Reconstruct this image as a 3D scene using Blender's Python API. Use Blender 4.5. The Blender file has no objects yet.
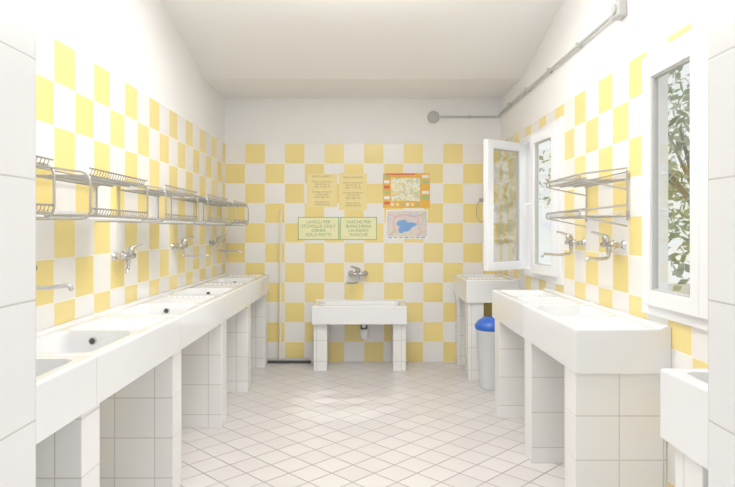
import bpy, math, random
from mathutils import Matrix, Vector
random.seed(7)
D = bpy.data
scene = bpy.context.scene

# ------------------------------------------------------------------ materials
def new_mat(name):
    m = D.materials.new(name); m.use_nodes = True
    nt = m.node_tree
    return m, nt, nt.nodes['Principled BSDF']

def plain(name, col, rough=0.5, metal=0.0, noise=0.0, nscale=8, bump=0.0, coat=0.0):
    m, nt, b = new_mat(name)
    b.inputs['Base Color'].default_value = (*col, 1)
    b.inputs['Roughness'].default_value = rough
    b.inputs['Metallic'].default_value = metal
    b.inputs['Coat Weight'].default_value = coat
    tc = nt.nodes.new('ShaderNodeTexCoord')
    n = nt.nodes.new('ShaderNodeTexNoise'); n.inputs['Scale'].default_value = nscale
    n.inputs['Detail'].default_value = 4
    nt.links.new(tc.outputs['Object'], n.inputs['Vector'])
    if noise > 0:
        mx = nt.nodes.new('ShaderNodeMix'); mx.data_type = 'RGBA'
        mx.inputs[6].default_value = (*[c*(1-noise) for c in col], 1)
        mx.inputs[7].default_value = (*col, 1)
        nt.links.new(n.outputs['Fac'], mx.inputs[0])
        nt.links.new(mx.outputs[2], b.inputs['Base Color'])
    if bump > 0:
        bp = nt.nodes.new('ShaderNodeBump'); bp.inputs['Strength'].default_value = bump
        bp.inputs['Distance'].default_value = 0.01
        nt.links.new(n.outputs['Fac'], bp.inputs['Height'])
        nt.links.new(bp.outputs['Normal'], b.inputs['Normal'])
    return m

def tile_mat(name, size, offset, colA, colB=None, grout=(0.8,0.78,0.7), gw=0.012, rough=0.15, rotz=0.0, vary=0.04, bump=0.25):
    """square ceramic tiling in world metres. gw = half grout width as a fraction of a tile"""
    m, nt, b = new_mat(name)
    N = nt.nodes; L = nt.links
    def math_(op, a, bb=None, c=None):
        n = N.new('ShaderNodeMath'); n.operation = op
        for i, v in enumerate((a, bb, c)):
            if v is None: continue
            if isinstance(v, (int, float)): n.inputs[i].default_value = v
            else: L.new(v, n.inputs[i])
        return n.outputs[0]
    geo = N.new('ShaderNodeNewGeometry')
    pos = geo.outputs['Position']
    if rotz:
        r = N.new('ShaderNodeVectorRotate'); r.rotation_type = 'Z_AXIS'
        r.inputs['Angle'].default_value = rotz
        L.new(pos, r.inputs['Vector']); pos = r.outputs[0]
    sp = N.new('ShaderNodeSeparateXYZ'); L.new(pos, sp.inputs[0])
    sn = N.new('ShaderNodeSeparateXYZ'); L.new(geo.outputs['True Normal'], sn.inputs[0])
    par = None; mask = None; cells = []
    for i in range(3):
        an = math_('ABSOLUTE', sn.outputs[i])
        act = math_('LESS_THAN', an, 0.8 if rotz else 0.5)
        u = math_('DIVIDE', math_('SUBTRACT', sp.outputs[i], offset[i]), size[i])
        fl = math_('MULTIPLY', math_('FLOOR', u), act)
        cells.append(fl)
        fr = math_('ABSOLUTE', math_('SUBTRACT', math_('FRACT', u), 0.5))
        mr = N.new('ShaderNodeMapRange'); mr.interpolation_type = 'SMOOTHSTEP'
        mr.inputs['From Min'].default_value = 0.5 - gw*1.6
        mr.inputs['From Max'].default_value = 0.5 - gw*0.6
        L.new(fr, mr.inputs['Value'])
        g = math_('MULTIPLY', mr.outputs[0], act)
        par = fl if par is None else math_('ADD', par, fl)
        mask = g if mask is None else math_('MAXIMUM', mask, g)
    par = math_('FLOORED_MODULO', par, 2.0)
    par = math_('GREATER_THAN', par, 0.5)
    cv = N.new('ShaderNodeCombineXYZ')
    for i in range(3): L.new(cells[i], cv.inputs[i])
    wn = N.new('ShaderNodeTexWhiteNoise'); wn.noise_dimensions = '3D'
    L.new(cv.outputs[0], wn.inputs['Vector'])
    mx = N.new('ShaderNodeMix'); mx.data_type = 'RGBA'
    mx.inputs[6].default_value = (*colA, 1)
    mx.inputs[7].default_value = (*(colB or colA), 1)
    L.new(par, mx.inputs[0])
    hsv = N.new('ShaderNodeHueSaturation')
    L.new(mx.outputs[2], hsv.inputs['Color'])
    val = math_('ADD', math_('MULTIPLY', wn.outputs['Value'], vary), 1.0 - vary)
    L.new(val, hsv.inputs['Value'])
    mg = N.new('ShaderNodeMix'); mg.data_type = 'RGBA'
    L.new(mask, mg.inputs[0]); L.new(hsv.outputs[0], mg.inputs[6])
    mg.inputs[7].default_value = (*grout, 1)
    L.new(mg.outputs[2], b.inputs['Base Color'])
    rr = math_('ADD', math_('MULTIPLY', mask, 0.5), rough)
    L.new(rr, b.inputs['Roughness'])
    bp = N.new('ShaderNodeBump'); bp.inputs['Strength'].default_value = bump
    bp.inputs['Distance'].default_value = 0.004
    L.new(math_('SUBTRACT', 1.0, mask), bp.inputs['Height'])
    L.new(bp.outputs[0], b.inputs['Normal'])
    return m

YEL = (0.89, 0.70, 0.225); WHT = (0.90, 0.88, 0.84)
GR = (0.88, 0.84, 0.72)
M_back = tile_mat('tiles_back', (.2,.2,.2), (0,0,0), YEL, WHT, GR)
M_left = tile_mat('tiles_left', (.2,.2,.2), (0,-.09,0), YEL, WHT, GR)
M_right = tile_mat('tiles_right', (.2,.2,.2), (0,.105,0), YEL, WHT, GR)
M_pil = tile_mat('tiles_white', (.2,.2,.2), (.153,.02,.09), (.88,.88,.87), None, (.56,.54,.51), gw=.011, rough=.2)
M_jamb = tile_mat('tiles_jamb', (.3,.3,.3), (.08,.0,.255), (.78,.785,.79), None, (.50,.49,.47), gw=.007, rough=.3)
M_floor = tile_mat('tiles_floor', (.165,.165,.165), (0.03,.05,0), (.74,.705,.69), None, (.31,.28,.26), gw=.026, rough=.22, rotz=math.radians(45), vary=.08)
M_plaster = plain('plaster', (.92,.91,.90), .85, bump=.05, nscale=60, noise=.02)
M_ceil = plain('ceiling_paint', (.93,.92,.91), .9, bump=.04, nscale=50, noise=.02)
M_cer = plain('ceramic', (.84,.855,.875), .12, coat=.3)
M_chrome = plain('chrome', (.52,.51,.50), .16, 1.0)
M_wire = plain('chromed_wire', (.48,.48,.48), .25, 1.0)
M_pvc = plain('pvc_white', (.85,.86,.88), .3)
M_dark = plain('rubber_black', (.04,.04,.04), .5)
M_grey = plain('grey_plastic', (.48,.48,.46), .5)
M_blue = plain('blue_plastic', (.01,.10,.60), .35)
M_bin = plain('bin_plastic', (.82,.86,.90), .35)
M_wood = plain('pale_handle', (.88,.80,.58), .4, noise=.1)
M_paper = plain('paper_white', (.9,.9,.86), .6)
M_cream = plain('paper_cream', (.90,.74,.30), .6)
M_pale = plain('paper_pale', (.88,.86,.48), .6)
M_green = plain('ink_green', (.10,.34,.08), .6)
M_ink = plain('ink_brown', (.30,.24,.12), .6)
M_orange = plain('print_orange', (.92,.45,.03), .5, noise=.2, nscale=60)
M_red = plain('print_red', (.66,.08,.05), .5)
M_pgreen = plain('print_green', (.30,.52,.18), .5)
M_bark = plain('bark', (.20,.16,.12), .9, bump=.5, noise=.4)
M_leaf = plain('leaf', (.27,.36,.17), .6, noise=.4, nscale=3)
M_ground = plain('ground_soil', (.50,.48,.42), .95, noise=.3, nscale=2)

cols_pos = [.42,.5,.58]
def map_mat(name, cols, scale):
    m, nt, b = new_mat(name)
    tc = nt.nodes.new('ShaderNodeTexCoord')
    n = nt.nodes.new('ShaderNodeTexNoise'); n.inputs['Scale'].default_value = scale
    n.inputs['Detail'].default_value = 5
    cr = nt.nodes.new('ShaderNodeValToRGB'); cr.color_ramp.interpolation = 'CONSTANT'
    e = cr.color_ramp.elements
    e[0].position = 0; e[0].color = (*cols[0], 1)
    e[1].position = cols_pos[0]; e[1].color = (*cols[1], 1)
    for p, c in zip(cols_pos[1:], cols[2:]):
        k = e.new(p); k.color = (*c, 1)
    nt.links.new(tc.outputs['Object'], n.inputs['Vector'])
    nt.links.new(n.outputs['Fac'], cr.inputs[0])
    nt.links.new(cr.outputs[0], b.inputs['Base Color'])
    b.inputs['Roughness'].default_value = .4
    return m
M_map1 = map_mat('map_print_town', [(.85,.75,.35),(.92,.9,.85),(.55,.62,.40),(.9,.70,.2)], 22)
M_map2 = map_mat('map_print_region', [(.62,.64,.46),(.76,.68,.62),(.78,.62,.60),(.52,.62,.74)], 14)
M_lake = plain('print_lake', (.16,.36,.76), .5)

def glass_mat():
    m = D.materials.new('window_glass'); m.use_nodes = True
    nt = m.node_tree; nt.nodes.clear()
    o = nt.nodes.new('ShaderNodeOutputMaterial')
    t = nt.nodes.new('ShaderNodeBsdfTransparent'); t.inputs[0].default_value = (.86,.90,.88,1)
    g = nt.nodes.new('ShaderNodeBsdfGlossy'); g.inputs['Roughness'].default_value = .02
    # symmetric reflectance curve so both sides of the single pane behave alike
    lw = nt.nodes.new('ShaderNodeLayerWeight'); lw.inputs[0].default_value = .25
    mr = nt.nodes.new('ShaderNodeMapRange'); mr.inputs['To Min'].default_value = .08; mr.inputs['To Max'].default_value = .65
    mx = nt.nodes.new('ShaderNodeMixShader')
    nt.links.new(lw.outputs['Facing'], mr.inputs['Value'])
    nt.links.new(mr.outputs[0], mx.inputs[0]); nt.links.new(t.outputs[0], mx.inputs[1])
    nt.links.new(g.outputs[0], mx.inputs[2]); nt.links.new(mx.outputs[0], o.inputs[0])
    return m
M_glass = glass_mat()
def emis(name, col, s):
    m, nt, b = new_mat(name)
    b.inputs['Emission Color'].default_value = (*col, 1); b.inputs['Emission Strength'].default_value = s
    return m
M_fill_tube = emis('fill_tube', (1,.97,.92), 4)  # glow for the tubes of the added fill lamps

# ------------------------------------------------------------------ mesh builder
class B:
    def __init__(s): s.v=[]; s.f=[]; s.m=[]; s.sm=[]; s.mats=[]; s.M=Matrix.Identity(4)
    def mi(s, mat):
        if mat not in s.mats: s.mats.append(mat)
        return s.mats.index(mat)
    def add(s, vs, fs, mat, smooth=False):
        o=len(s.v); s.v += [s.M @ Vector(p) for p in vs]; k=s.mi(mat)
        for f in fs: s.f.append([i+o for i in f]); s.m.append(k); s.sm.append(smooth)
    def box(s, a, b, mat, bev=0.0):
        x0,x1=sorted((a[0],b[0])); y0,y1=sorted((a[1],b[1])); z0,z1=sorted((a[2],b[2]))
        if bev<=0:
            vs=[(x,y,z) for z in (z0,z1) for y in (y0,y1) for x in (x0,x1)]
            s.add(vs,[(0,2,3,1),(4,5,7,6),(0,1,5,4),(2,6,7,3),(0,4,6,2),(1,3,7,5)],mat)
        else:
            import bmesh
            bm=bmesh.new(); bmesh.ops.create_cube(bm,size=1)
            for v in bm.verts: v.co=Vector(((x0+x1)/2+v.co.x*(x1-x0),(y0+y1)/2+v.co.y*(y1-y0),(z0+z1)/2+v.co.z*(z1-z0)))
            bmesh.ops.bevel(bm,geom=bm.edges[:],offset=bev,segments=2,affect='EDGES',profile=.5)
            bm.verts.index_update()
            s.add([v.co.copy() for v in bm.verts],[[v.index for v in f.verts] for f in bm.faces],mat)
            bm.free()
    def tube(s, pts, r, mat, seg=8, closed=False, cap=True):
        pts=[Vector(p) for p in pts]; n=len(pts)
        rs = r if isinstance(r,(list,tuple)) else [r]*n
        vs=[]; up=None
        for i,p in enumerate(pts):
            if closed: t=(pts[(i+1)%n]-pts[i-1])
            else: t=(pts[min(i+1,n-1)]-pts[max(i-1,0)])
            t.normalize()
            if up is None:
                up=t.orthogonal().normalized()
            else:
                up=(up-t*up.dot(t))
                up = up.normalized() if up.length>1e-6 else t.orthogonal().normalized()
            w=t.cross(up)
            for j in range(seg):
                a=2*math.pi*j/seg
                vs.append(p+(up*math.cos(a)+w*math.sin(a))*rs[i])
        fs=[]
        m=n if closed else n-1
        for i in range(m):
            for j in range(seg):
                a=i*seg+j; b=i*seg+(j+1)%seg; c=((i+1)%n)*seg+(j+1)%seg; d=((i+1)%n)*seg+j
                fs.append((a,b,c,d))
        s.add(vs,fs,mat,True)
        if cap and not closed:
            s.add(vs[:seg],[tuple(range(seg))[::-1]],mat); s.add(vs[-seg:],[tuple(range(seg))],mat)
    def cyl(s,a,b,r,mat,seg=20,r2=None): s.tube([a,b],[r,r if r2 is None else r2],mat,seg)
    def lathe(s, prof, c, mat, seg=28):
        vs=[]; 
        for r,z in prof:
            for j in range(seg):
                a=2*math.pi*j/seg; vs.append((c[0]+r*math.cos(a),c[1]+r*math.sin(a),c[2]+z))
        fs=[(i*seg+j,i*seg+(j+1)%seg,(i+1)*seg+(j+1)%seg,(i+1)*seg+j) for i in range(len(prof)-1) for j in range(seg)]
        s.add(vs,fs,mat,True)
    def make(s, name, recalc=True):
        me=D.meshes.new(name); me.from_pydata([tuple(v) for v in s.v],[],s.f)
        for m in s.mats: me.materials.append(m)
        me.polygons.foreach_set('material_index',s.m); me.polygons.foreach_set('use_smooth',s.sm)
        if recalc:
            import bmesh
            bm=bmesh.new(); bm.from_mesh(me); bmesh.ops.recalc_face_normals(bm,faces=bm.faces[:]); bm.to_mesh(me); bm.free()
        me.update()
        o=D.objects.new(name,me); scene.collection.objects.link(o); return o

def round_path(pts, r, seg=5, closed=False):
    pts=[Vector(p) for p in pts]; out=[]; n=len(pts)
    for i,p in enumerate(pts):
        if not closed and i in (0,n-1): out.append(p); continue
        a=(pts[i-1]-p); b=(pts[(i+1)%n]-p)
        rr=min(r,a.length*.48,b.length*.48)
        p0=p+a.normalized()*rr; p1=p+b.normalized()*rr
        for k in range(seg+1):
            t=k/seg; out.append(p0*(1-t)**2+p*2*t*(1-t)+p1*t*t)
    return out

# ------------------------------------------------------------------ room
XL,XR,YB,YF = -1.40,1.37,6.06,1.5
WT=.10   # thin outer wall behind the window side
def boxobj(name,a,b,mat,bev=0):
    k=B(); k.box(a,b,mat,bev); return k.make(name)
boxobj('floor',(XL-.3,1.2,-.1),(XR+.3,YB+.3,0),M_floor)
boxobj('ground',(-14,-8,-.16),(14,16,-.1),M_ground)
k=B(); k.box((XL-.3,-1.6,-.1),(XR+.3,1.2,-.004),M_floor); k.make('porch_floor')
k=B(); k.box((XL-.26,1.2,0),(XL-.01,YB+.26,3.9),M_plaster); k.box((XL-.01,YF,0),(XL,YB,2.2),M_left); k.make('wall_left')
k=B(); k.box((XL-.01,YB+.01,0),(XR+.01,YB+.26,3.9),M_plaster); k.box((XL,YB,0),(XR,YB+.01,2.2),M_back); k.make('wall_back')
WA=(4.13,5.17,.97,2.09); WB=(1.85,2.90,.95,2.14)
def holed(k,x0,x1,y0,y1,z0,z1,holes,mat):
    ys=sorted({y0,y1,*[h[0] for h in holes],*[h[1] for h in holes]})
    for a,b in zip(ys,ys[1:]):
        h=[h for h in holes if h[0]<=a and b<=h[1]]
        if h:
            k.box((x0,a,z0),(x1,b,h[0][2]),mat); k.box((x0,a,h[0][3]),(x1,b,z1),mat)
        else: k.box((x0,a,z0),(x1,b,z1),mat)
k=B(); holed(k,XR+.01,XR+WT,1.2,YB+.26,0,3.9,[WA,WB],M_plaster); holed(k,XR,XR+.01,YF,YB,0,2.2,[WA,WB],M_right); k.make('wall_right')
# front wall with wide doorway (camera looks through it)
JL,JR=-.82,.86
k=B(); k.box((XL-.01,1.2,0),(JL,YF,3.9),M_jamb); k.box((JR,1.2,0),(XR+.01,YF,3.9),M_jamb); k.box((JL,1.2,2.45),(JR,YF,3.9),M_plaster); k.make('wall_front')
# ceiling: flat soffit then a slope rising to the front
k=B()
yb=5.28; zs=2.66; yf=1.2; zf=zs+.225*(yb-yf)
a=XL-.01; b=XR+.01
prof=[(YB+.01,zs),(yb,zs),(yf,zf),(yf,zf+.12),(yb,zs+.12+.02),(YB+.01,zs+.12)]
vs=[(a,y,z) for y,z in prof]+[(b,y,z) for y,z in prof]; n=len(prof)
fs=[tuple(range(n)),tuple(range(2*n-1,n-1,-1))]+[(i,(i+1)%n,(i+1)%n+n,i+n) for i in range(n)]
k.add(vs,fs,M_ceil); k.make('ceiling')

# added up/down fill lamps, unseen above the frame, to brighten room and ceiling
for yy,zl,dn,upw in ((2.4,2.75,5,24),(3.45,2.80,16,32)):
    zc=zs+.225*(yb-yy)
    k=B(); k.box((-.62,yy-.08,zl-.03),(.62,yy+.08,zl+.03),M_pvc,.008)
    for dy in (-.04,.04):
        k.cyl((-.58,yy+dy,zl-.045),(.58,yy+dy,zl-.045),.013,M_fill_tube,12)
    for sx in (-.6,.6): k.box((sx-.015,yy-.07,zl-.065),(sx+.015,yy+.07,zl-.025),M_pvc)
    for sx in (-.45,.45): k.cyl((sx,yy,zl+.03),(sx,yy,zc+.004),.003,M_grey,6)
    fill_obj=k.make('added_fill_lamp')
    for up,en in ((0,dn),(1,upw)):
        l=D.lights.new('fill_light','AREA'); l.shape='RECTANGLE'; l.size=1.15; l.size_y=.14; l.energy=en; l.color=(1,.985,.96)
        o=D.objects.new('fill_light',l); scene.collection.objects.link(o); o.location=(0,yy,zl+(.04 if up else -.075)); o.parent=fill_obj
        if up: o.rotation_euler=(math.pi,0,0)

# ------------------------------------------------------------------ windows
def leaf(k, w, h, g=.07, t=.05, handle_at=None):
    """local: x 0..w along leaf, y thickness 0..t, z 0..h"""
    k.box((0,0,0),(g,t,h),M_pvc,.006); k.box((w-g,0,0),(w,t,h),M_pvc,.006)
    k.box((g-.004,0.002,0),(w-g+.004,t-.002,g),M_pvc,.004); k.box((g-.004,0.002,h-g),(w-g+.004,t-.002,h),M_pvc,.004)
    b_=.008
    k.box((g,.012,g),(g+b_,t-.012,h-g),M_grey); k.box((w-g-b_,.012,g),(w-g,t-.012,h-g),M_grey)
    k.box((g,.012,g),(w-g,t-.012,g+b_),M_grey); k.box((g,.012,h-g-b_),(w-g,t-.012,h-g),M_grey)
    k.add([(g,t/2,g),(w-g,t/2,g),(w-g,t/2,h-g),(g,t/2,h-g)],[(0,1,2,3)],M_glass)
    if handle_at is not None:
        x=handle_at
        k.box((x-.014,-.01,h/2-.04),(x+.014,0,h/2+.04),M_pvc,.003)
        k.tube(round_path([(x,-.005,h/2),(x,-.045,h/2),(x,-.045,h/2-.11)],.012),.008,M_pvc)
def window(name, W, open_far):
    y0,y1,z0,z1=W
    k=B(); f=.045; xa,xb=XR-.02,XR+.05
    k.box((xa,y0-.02,z0-.02),(xb,y0+f,z1+.02),M_pvc,.005); k.box((xa,y1-f,z0-.02),(xb,y1+.02,z1+.02),M_pvc,.005)
    k.box((xa,y0+f-.003,z0-.02),(xb,y1-f+.003,z0+f),M_pvc,.005); k.box((xa,y0+f-.003,z1-f),(xb,y1-f+.003,z1+.02),M_pvc,.005)
    lw=(y1-y0-2*f)/2; lh=z1-z0-2*f+.03
    R=Matrix(((0,1,0,0),(1,0,0,0),(0,0,1,0),(0,0,0,1)))
    if open_far:
        # near leaf slightly ajar, hinged on its near side
        k.M=Matrix.Translation((XR-.045,y0+f,z0+f-.015)) @ Matrix.Rotation(math.radians(5),4,'Z') @ R
        leaf(k,lw,lh,handle_at=lw-.03)
        # far leaf hinged on the far jamb, swung into the room
        hinge=Vector((XR-.03,y1-f-.01,z0+f-.015))
        d=Vector((-.80,-.60,0)).normalized(); nrm=Vector((d.y,-d.x,0))
        Mx=Matrix(((d.x,-nrm.x,0,hinge.x),(d.y,-nrm.y,0,hinge.y),(0,0,1,hinge.z),(0,0,0,1)))
        k.M=Mx; leaf(k,lw,lh)
        k.M=Matrix.Identity(4)
        for hz in (.15,lh-.2): k.cyl((hinge.x,hinge.y+.01,hinge.z+hz),(hinge.x,hinge.y+.01,hinge.z+hz+.07),.01,M_pvc,10)
    else:
        k.M=Matrix.Translation((XR-.045,y0+f,z0+f-.015)) @ R
        leaf(k,lw,lh)
        k.M=Matrix.Translation((XR-.045,y0+f+lw,z0+f-.015)) @ R
        leaf(k,lw,lh)
    k.M=Matrix.Identity(4)
    # outer sill
    k.box((XR+.05,y0+.002,z0+.001),(XR+WT+.04,y1-.002,z0+.02),M_plaster)
    return k.make(name)
window('window_1',WA,True)
window('window_2',WB,False)

# ------------------------------------------------------------------ sinks
def sst(a,b,x):
    t=min(1,max(0,(x-a)/(b-a))); return t*t*(3-2*t)
def sdrr(u,v,u0,u1,v0,v1,r):
    cx,cy=(u0+u1)/2,(v0+v1)/2; hx,hy=(u1-u0)/2-r,(v1-v0)/2-r
    qx,qy=abs(u-cx)-hx,abs(v-cy)-hy
    return math.hypot(max(qx,0),max(qy,0))+min(max(qx,qy),0)-r
def sink(name, O, U, V, L, Dp, h, basin, boards, depth=.13, lip=.012):
    """O = top front corner, U along wall, V from front to wall."""
    O=Vector(O); U=Vector(U); V=Vector(V)
    nu=int(L/.0095); nv=int(Dp/.006)
    k=B(); vs=[]; r=.009
    # parameter lists with extra samples on the rounded outer edges
    us=sorted(set([0,.001,.003,.006,L-.006,L-.003,L-.001,L]+[L*i/nu for i in range(1,nu)]))
    vv=sorted(set([0,.001,.003,Dp-.003,Dp-.001,Dp]+[Dp*j/nv for j in range(1,nv)]))
    nu=len(us)-1; nv=len(vv)-1
    for v in vv:
        for u in us:
            e=min(u,L-u,v,Dp-v); z=0.0
            if e<r: z-= r-math.sqrt(max(0,r*r-(r-e)**2))
            z+= lip*sst(Dp-.045,Dp-.03,v)
            s=-sdrr(u,v,basin[0],basin[1],.045,Dp-.075,.05)
            if s>-.004: z-= depth*sst(-.004,.026,s)+ .01*sst(.03,.15,s)
            for b0,b1 in boards:
                s=-sdrr(u,v,b0,b1,.05,Dp-.08,.02)
                if s>0: z-= sst(0,.012,s)*(.010-.007*math.sin(v*2*math.pi/.036))
            vs.append(O+U*u+V*v+Vector((0,0,z)))
    fs=[(j*(nu+1)+i,j*(nu+1)+i+1,(j+1)*(nu+1)+i+1,(j+1)*(nu+1)+i) for j in range(nv) for i in range(nu)]
    # skirt (two rings so the rounded rim shades cleanly)
    per=[i for i in range(nu+1)]+[j*(nu+1)+nu for j in range(1,nv+1)]+[nv*(nu+1)+i for i in range(nu-1,-1,-1)]+[j*(nu+1) for j in range(nv-1,0,-1)]
    base=len(vs); n=len(per)
    for p in per: q=vs[p].copy(); q.z-=.004; vs.append(q)
    for p in per: q=vs[p].copy(); q.z=O.z-h; vs.append(q)
    sk=[(per[i],per[(i+1)%n],base+(i+1)%n,base+i) for i in range(n)]
    sk+=[(base+i,base+(i+1)%n,base+n+(i+1)%n,base+n+i) for i in range(n)]
    k.add(vs,fs+sk,M_cer,True)
    k.f.append(list(range(base+n,base+2*n))); k.m.append(0); k.sm.append(False)
    # drain
    bc=O+U*((basin[0]+basin[1])/2)+V*(Dp/2-.01)
    zz=-depth-.012
    k.cyl(bc+Vector((0,0,zz-.002)),bc+Vector((0,0,zz+.006)),.034,M_chrome,20)
    k.cyl(bc+Vector((0,0,zz+.004)),bc+Vector((0,0,zz+.008)),.022,M_dark,16)
    return k
def finish_sink(k,name):
    o=k.make(name)
    m=o.modifiers.new('es','EDGE_SPLIT'); m.split_angle=math.radians(60)
    return o
def overflow(k,O,U,V,Dp,u,vfrac=.52):
    c=Vector(O)+Vector(U)*(u)+Vector(V)*(Dp*vfrac)+Vector((0,0,-.042))
    k.cyl(c+Vector(U)*.004,c-Vector(U)*.014,.017,M_chrome,18); k.cyl(c-Vector(U)*.013,c-Vector(U)*.016,.013,M_dark,16)

ZT=.89; XF=-.94
edges=[1.53,2.11,3.08,4.06,5.0,5.93]
for i,(a,b) in enumerate(zip(edges,edges[1:])):
    L=b-a-.005; Dp=XF-XL-.002
    if i==0: bas=(.05,L-.06); bd=[]
    else: bas=(.05,L*.52); bd=[(L*.52+.035,L-.045)]
    O=(XF,a+.0025,ZT)
    k=sink('utility_sink',O,(0,1,0),(-1,0,0),L,Dp,.175,bas,bd)
    if i>0: overflow(k,O,(0,1,0),(-1,0,0),Dp,bas[1])
    finish_sink(k,'utility_sink')
XF2=.946
for (a,b) in ((2.67,3.55),(3.55,4.43)):
    L=b-a-.005; O=(XF2,a+.0025,ZT); Dp=XR-XF2-.002
    k=sink('utility_sink',O,(0,1,0),(1,0,0),L,Dp,.2,(L*.46,L-.05),[(.045,L*.46-.035)])
    finish_sink(k,'utility_sink')
L=.77; O=(.90,5.28,ZT); k=sink('s',O,(0,1,0),(1,0,0),L,XR-.90-.002,.2,(.3,L-.05),[(.045,.265)]); finish_sink(k,'utility_sink')
L=.385; O=(XF2,1.53,ZT); k=sink('s',O,(0,1,0),(1,0,0),L,XR-XF2-.002,.22,(.04,L-.05),[]); finish_sink(k,'utility_sink')
L=.885; OB=(-.485,5.6,.62); k=sink('s',OB,(1,0,0),(0,1,0),L,YB-5.6-.002,.17,(.06,L-.06),[],depth=.11); finish_sink(k,'utility_sink')

# pillars
def pillar(x0,x1,y0,y1,z): boxobj('tiled_pillar',(x0,y0,0),(x1,y1,z),M_pil,.003)
for y0,y1 in ((2.03,2.17),(3.0,3.14),(4.03,4.17),(4.92,5.06),(5.80,5.93)):
    pillar(XL+.002,-.955,y0,y1,ZT-.176)
for y0,y1 in ((2.71,2.86),(3.42,3.57),(4.24,4.38)):
    pillar(.955,XR-.002,y0,y1,ZT-.201)
pillar(.92,1.06,5.31,5.45,ZT-.201); pillar(.92,1.06,5.90,6.04,ZT-.201); pillar(1.22,XR-.002,5.31,5.45,ZT-.201)
pillar(.97,XR-.002,1.72,1.87,ZT-.221)
pillar(-.475,-.35,5.66,6.05,.449); pillar(.275,.395,5.66,6.05,.449)

# ------------------------------------------------------------------ faucets
def faucet(P, n, swivel=0, spout=.2, name='wall_faucet', lever=0, sc=.86):
    n=Vector(n); t=n.cross(Vector((0,0,1)))
    k=B(); k.M=Matrix(((t.x,n.x,0,P[0]),(t.y,n.y,0,P[1]),(0,0,1,P[2]),(0,0,0,1)))@Matrix.Scale(sc,4)
    C=M_chrome
    for s in (-.072,.072):
        k.cyl((s,.001,0),(s,.016,0),.031,C,20,.022)
        k.cyl((s,.01,0),(s,.055,0),.012,C,12); k.cyl((s,.034,0),(s,.056,0),.019,C,6)
    k.tube([(-.092,.067,0),(-.088,.067,0),(-.03,.067,0),(0,.067,0),(.03,.067,0),(.088,.067,0),(.092,.067,0)],[.014,.02,.021,.026,.021,.02,.014],C,16)
    k.tube([(0,.067,0),(0,.078,.03),(0,.086,.05),(0,.09,.06)],[.024,.025,.025,.014],C,18)
    M0=k.M.copy()
    k.M=M0@Matrix.Translation((0,.086,.052))@Matrix.Rotation(lever,4,'Z')
    k.tube([(0,-.01,0),(0,.03,.013),(0,.06,.022),(0,.088,.028)],[.012,.010,.009,.007],C,10)
    k.M=M0@Matrix.Translation((0,.067,0))@Matrix.Rotation(swivel,4,'Z')
    k.cyl((0,0,-.01),(0,0,-.045),.016,C,16)
    k.tube(round_path([(0,0,-.04),(0,0,-.082),(0,spout*.5,-.09),(0,spout,-.08),(0,spout+.012,-.105)],.03,6),.0105,C,12)
    k.M=Matrix.Identity(4)
    return k.make(name)
faucet((XL,2.36,1.175),(1,0,0),math.radians(25),.19,lever=-1.3)
faucet((XL,3.42,1.18),(1,0,0),math.radians(-75),.08,lever=1.0)
faucet((XL,4.44,1.21),(1,0,0),math.radians(5),.21,lever=.8)
faucet((XL,5.50,1.21),(1,0,0),math.radians(-5),.24,lever=.5)
faucet((XR,3.22,1.25),(-1,0,0),math.radians(10),.14)
faucet((XR,3.80,1.25),(-1,0,0),math.radians(10),.22)
faucet((-.06,YB,.89),(0,-1,0),math.radians(-50),.15,lever=-.9,sc=1)

# trap under back sink
k=B(); k.cyl((-.0,5.82,.45),(-.0,5.82,.36),.02,M_pvc,14); k.lathe([(.0,-.0),(.038,0),(.042,.02),(.042,.07),(.03,.085),(.02,.09)],(0,5.82,.28),M_pvc,18)
k.tube(round_path([(0.0,5.82,.35),(.0,5.95,.35),(.0,6.055,.35)],.02),.016,M_pvc,10); k.cyl((0,5.82,.372),(0,5.82,.384),.03,M_dark,14)
k.cyl((0,6.04,.35),(0,6.058,.35),.035,M_dark,16)
k.make('sink_trap')

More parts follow.
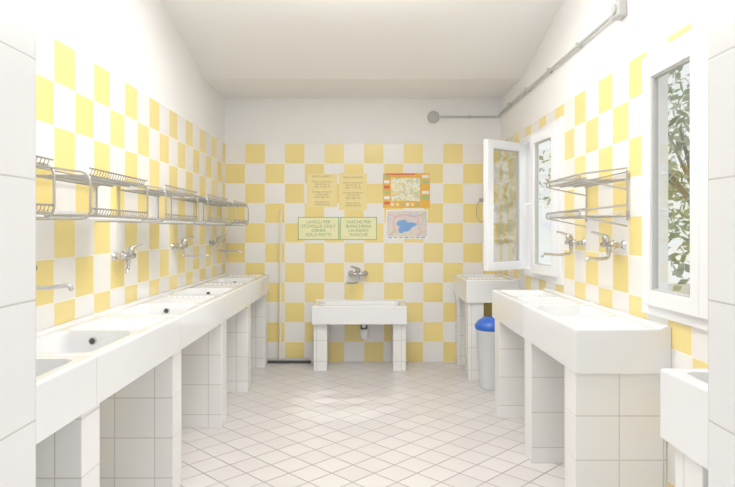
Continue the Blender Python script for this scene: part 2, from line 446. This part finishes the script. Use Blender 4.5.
# ------------------------------------------------------------------ dish racks
def rack(y0,y1,xw,dr,z0,z1,dep=.27,tray=True):
    """wire dish rack on wall x=xw, dr = +1/-1 outward direction"""
    xw+=dr*.004
    k=B(); W=M_wire; xi=xw+dr*.006; xo=xw+dr*dep
    rr=.005
    for y in (y0,y1):
        if tray:
            k.tube(round_path([(xi,y,z0-.015),(xo,y,z0-.015),(xo,y,z1+.01),(xi,y,z1+.045)],.045,6),rr,W,8)
        else:
            for z in (z0,z1): k.tube(round_path([(xi,y,z-.05),(xo,y,z),(xo,y,z+.03),(xi,y,z+.06)],.01,4),rr,W,8)
        k.tube([(xi,y,z0-.02),(xi,y,z1+.05)],rr,W,8)
        k.box((xw,y-.012,z1+.0),(xw+dr*.008,y+.012,z1+.03),W); k.box((xw,y-.012,z0-.0),(xw+dr*.008,y+.012,z0+.03),W)
    for z in (z0,z1):
        for x in (xi+dr*.01,xw+dr*dep*.33,xw+dr*dep*.66,xo-dr*.004): k.tube([(x,y0,z),(x,y1,z)],rr*.8,W,6)
        n=int((y1-y0)/.026)
        for i in range(1,n):
            y=y0+(y1-y0)*i/n
            k.tube(round_path([(xi,y,z+.03 if z==z0 else z+.008),(xi+dr*.02,y,z+.004),(xo-dr*.012,y,z+.004),(xo-dr*.004,y,z+.028)],.012,3),.0022,W,5,cap=False)
    k.tube([(xo-dr*.004,y0,z0+.03),(xo-dr*.004,y1,z0+.03)],rr*.8,W,6); k.tube([(xo-dr*.004,y0,z1+.03),(xo-dr*.004,y1,z1+.03)],rr*.8,W,6)
    k.tube([(xi+dr*.004,y0,z1+.04),(xi+dr*.004,y1,z1+.04)],rr*.8,W,6)
    if tray: k.box((xi+dr*.02,y0+.03,z0-.014),(xo-dr*.02,y1-.03,z0-.006),M_pvc,.002)
    return k.make('dish_rack')
for a,b in ((1.53,2.18),(2.47,3.12),(3.41,4.06),(4.33,4.98),(5.2,5.84)):
    rack(a,b,XL,1,1.39,1.555)
rack(3.10,3.67,XR,-1,1.40,1.59,.25,False)

# ------------------------------------------------------------------ conduit, junction boxes
k=B()
k.tube([(.768,YB-.012,2.47),(XR-.03,YB-.012,2.47)],.011,M_grey,10); k.box((1.05,YB-.03,2.455),(1.07,YB,2.485),M_grey)
k.make('electrical_conduit')
k=B()
k.tube(round_path([(XR-.014,YB-.02,2.47),(XR-.014,YB-.10,2.49),(XR-.014,3.24,2.50)],.03),.011,M_grey,10)
for y in (5.6,5.0,4.4,3.8): k.box((XR+.008,y-.012,2.485),(XR-.027,y+.012,2.515),M_grey)
k.make('electrical_conduit')
k=B(); k.tube([(.70,YB+.009,2.47),(.70,YB-.03,2.47),(.70,YB-.038,2.47)],[.06,.058,.045],M_grey,24); k.cyl((.70,YB-.038,2.47),(.70,YB-.046,2.47),.015,M_grey,12); k.make('junction_box')
k=B(); k.box((XR+.009,3.14,2.455),(XR-.04,3.235,2.54),M_grey,.01); k.cyl((XR-.04,3.185,2.5),(XR-.052,3.185,2.5),.028,M_grey,16); 
k.tube([(XR-.03,3.18,2.54),(XR-.03,3.17,2.62),(XR-.03,3.14,2.70)],.009,M_grey,8); k.make('junction_box')

# towel ring on back wall
k=B(); cx,cz=1.18,1.52
k.box((cx-.02,YB,cz+.09),(cx+.02,YB-.03,cz+.13),M_chrome,.004)
k.tube([(cx+.05*math.cos(a),YB-.025,cz+.11*math.sin(a)) for a in [2*math.pi*i/24 for i in range(24)]],.004,M_chrome,8,closed=True)
k.make('towel_ring')

# ------------------------------------------------------------------ notices and posters
def px(x,y,d=YB):  # back wall metric position measured from the photo
    s=600/d; return ((x-364)/s, 1.33-(y-230)/s)
def sheet(k,x0,y0,x1,y1,mat,lift=.0,t=.0015):
    a=px(x0,y1); b=px(x1,y0)
    k.box((a[0],YB-.001-lift,a[1]),(b[0],YB-.001-lift-t,b[1]),mat)
def text(parent,s,x,y,size,mat,lift,align='CENTER'):
    c=D.curves.new('lettering','FONT'); c.body=s; c.size=size; c.align_x=align; c.align_y='CENTER'; c.extrude=.0002
    c.space_line=.95
    o=D.objects.new('lettering',c); scene.collection.objects.link(o); p=px(x,y)
    o.location=(p[0],YB-.001-lift-.0006,p[1]); o.rotation_euler=(math.pi/2,0,0); c.materials.append(mat); o.parent=parent
menu="\n".join(["REGOLAMENTO","","Orario di apertura","dalle 8 alle 12","dalle 15 alle 20","","Si prega di lasciare","i lavelli puliti","dopo ogni uso","","Grazie per la","collaborazione"])
for x0,y0,x1,y1 in ((307,174,337,207),(339,173,367,210)):
    k=B(); sheet(k,x0,y0,x1,y1,M_cream,.0); o=k.make('notice_sheet')
    text(o,menu,(x0+x1)/2,(y0+y1)/2,.027,M_ink,.002)
for x0,y0,x1,y1,t in ((298,217,339,240,"LAVELLI PER\nSTOVIGLIE ONLY\nDISHES\nSOLO PIATTI"),(340,217,377,240,"VASCHE PER\nBIANCHERIA\nLAUNDRY\nWASCHE")):
    k=B(); sheet(k,x0,y0,x1,y1,M_green); sheet(k,x0+.7,y0+.7,x1-.7,y1-.7,M_pale,.0016); o=k.make('bordered_sign')
    text(o,t,(x0+x1)/2,(y0+y1)/2,.045,M_green,.0034)
# town map poster
k=B(); sheet(k,383,173,430,208,M_orange); sheet(k,391,178,420,201,M_map1,.0016)
for i in range(6):
    y=175+i*5.3
    sheet(k,384,y,389.5,y+3,[M_pgreen,M_paper,M_red][i%3],.0016); sheet(k,422,y,429,y+3,[M_paper,M_pgreen,M_orange][i%3],.0016)
for i in range(6): sheet(k,391+i*5,203,394+i*5,206,[M_paper,M_cream,M_pgreen][i%3],.0016)
sheet(k,385,173.6,415,175,M_red,.0032)
k.make('town_map_poster')
# region map with a lake, coast roads and a legend strip
k=B(); sheet(k,386,210,428,239,M_paper); sheet(k,387,211,427,236.5,M_map2,.0016)
c=px(405,226); pts=[]
for i in range(28):
    a=2*math.pi*i/28; r=.085+.02*math.sin(3*a+1)+.012*math.sin(5*a)+.006*math.sin(9*a); pts.append((c[0]+r*math.cos(a),YB-.0045,c[1]+r*.72*math.sin(a)))
k.add(pts,[tuple(range(28))],M_lake)
for q in ([(388,214),(396,217),(404,214.5),(414,217),(426,213)],[(419,217),(417,224),(421,230),(418,236)],[(389,235),(395,231),(393,222),(396,217)]):
    k.tube([(px(*p)[0],YB-.004,px(*p)[1]) for p in q],.0022,M_red,5)
for i in range(7): sheet(k,388+i*5.5,237,392+i*5.5,238.2,[M_lake,M_orange,M_pgreen][i%3],.0016)
k.make('region_map_poster')

# ------------------------------------------------------------------ bin & squeegee
k=B(); c=(1.075,5.07,0)
k.lathe([(0,.001),(.095,.001),(.10,.01),(.125,.50),(.132,.505),(.132,.525),(.122,.525),(.118,.50),(.09,.02),(0,.015)],c,M_bin,32)
k.lathe([(.128,.49),(.136,.50),(.138,.527),(.11,.565),(.07,.59),(0,.60)],c,M_blue,32)
k.make('trash_bin')
k=B(); k.box((-1.10,YB-.085,.006),(-.53,YB-.06,.03),M_dark,.004); k.box((-1.08,YB-.08,.028),(-.55,YB-.064,.05),M_grey,.003)
k.tube([(-.84,YB-.072,.045),(-.84,YB-.07,.12),(-.838,YB-.02,1.53)],[.014,.0125,.0125],M_wood,12)
k.box((-1.10,YB-.079,.0),(-.53,YB-.066,.01),M_dark)
k.make('floor_squeegee')

# ------------------------------------------------------------------ trees outside
def tree(x,y,h,r,n=2600):
    k=B()
    k.tube([(x,y,-.1),(x+.05,y+.03,h*.3),(x-.04,y,h*.6),(x,y,h*.85)],[.13,.1,.07,.03],M_bark,10)
    for a in range(5):
        t=a*1.26; k.tube([(x,y,h*.4+.1*a),(x+r*.6*math.cos(t),y+r*.6*math.sin(t),h*.6+.15*a)],[.04,.012],M_bark,6)
    vs=[];fs=[]
    for i in range(n):
        while True:
            p=Vector((random.uniform(-1,1),random.uniform(-1,1),random.uniform(-1,1)))
            if .35<p.length<1: break
        c=Vector((x+p.x*r,y+p.y*r,h*.62+p.z*h*.45)); s=random.uniform(.05,.11)
        a=Vector((random.gauss(0,1),random.gauss(0,1),random.gauss(0,1))).normalized(); b=a.orthogonal().normalized()
        o=len(vs); vs+=[c-a*s,c+b*s*.5,c+a*s,c-b*s*.5]; fs.append((o,o+1,o+2,o+3))
    k.add(vs,fs,M_leaf); k.make('tree',False)
tree(4.2,3.2,3.4,1.1,1500); tree(4.4,5.4,4.3,1.2,2200); tree(5.0,9.0,3.8,1.5,1000); tree(5.2,12.5,4.4,1.7,1000); tree(3.6,6.4,3.2,.8,600)

# ------------------------------------------------------------------ light
w=D.worlds.new('World'); scene.world=w; w.use_nodes=True
nt=w.node_tree; bg=nt.nodes['Background']
bg.inputs[0].default_value=(.975,.987,1,1); bg.inputs[1].default_value=1.12
s=D.lights.new('sun','SUN'); s.energy=1.8; s.angle=.05; s.color=(1,.95,.88)
so=D.objects.new('sun',s); scene.collection.objects.link(so)
so.rotation_euler=Vector((-1.48,-.06,-1.55)).to_track_quat('-Z','Y').to_euler()

cam=D.cameras.new('camera'); co=D.objects.new('camera',cam); scene.collection.objects.link(co)
co.location=(0,0,1.33); co.rotation_euler=(math.pi/2,0,0)
cam.sensor_width=36; cam.lens=600/735*36; cam.shift_x=3.5/735; cam.shift_y=-13.5/735; cam.clip_start=.05
scene.camera=co
scene.view_settings.view_transform='Standard'; scene.view_settings.look='None'; scene.view_settings.exposure=.07; scene.view_settings.gamma=1.25
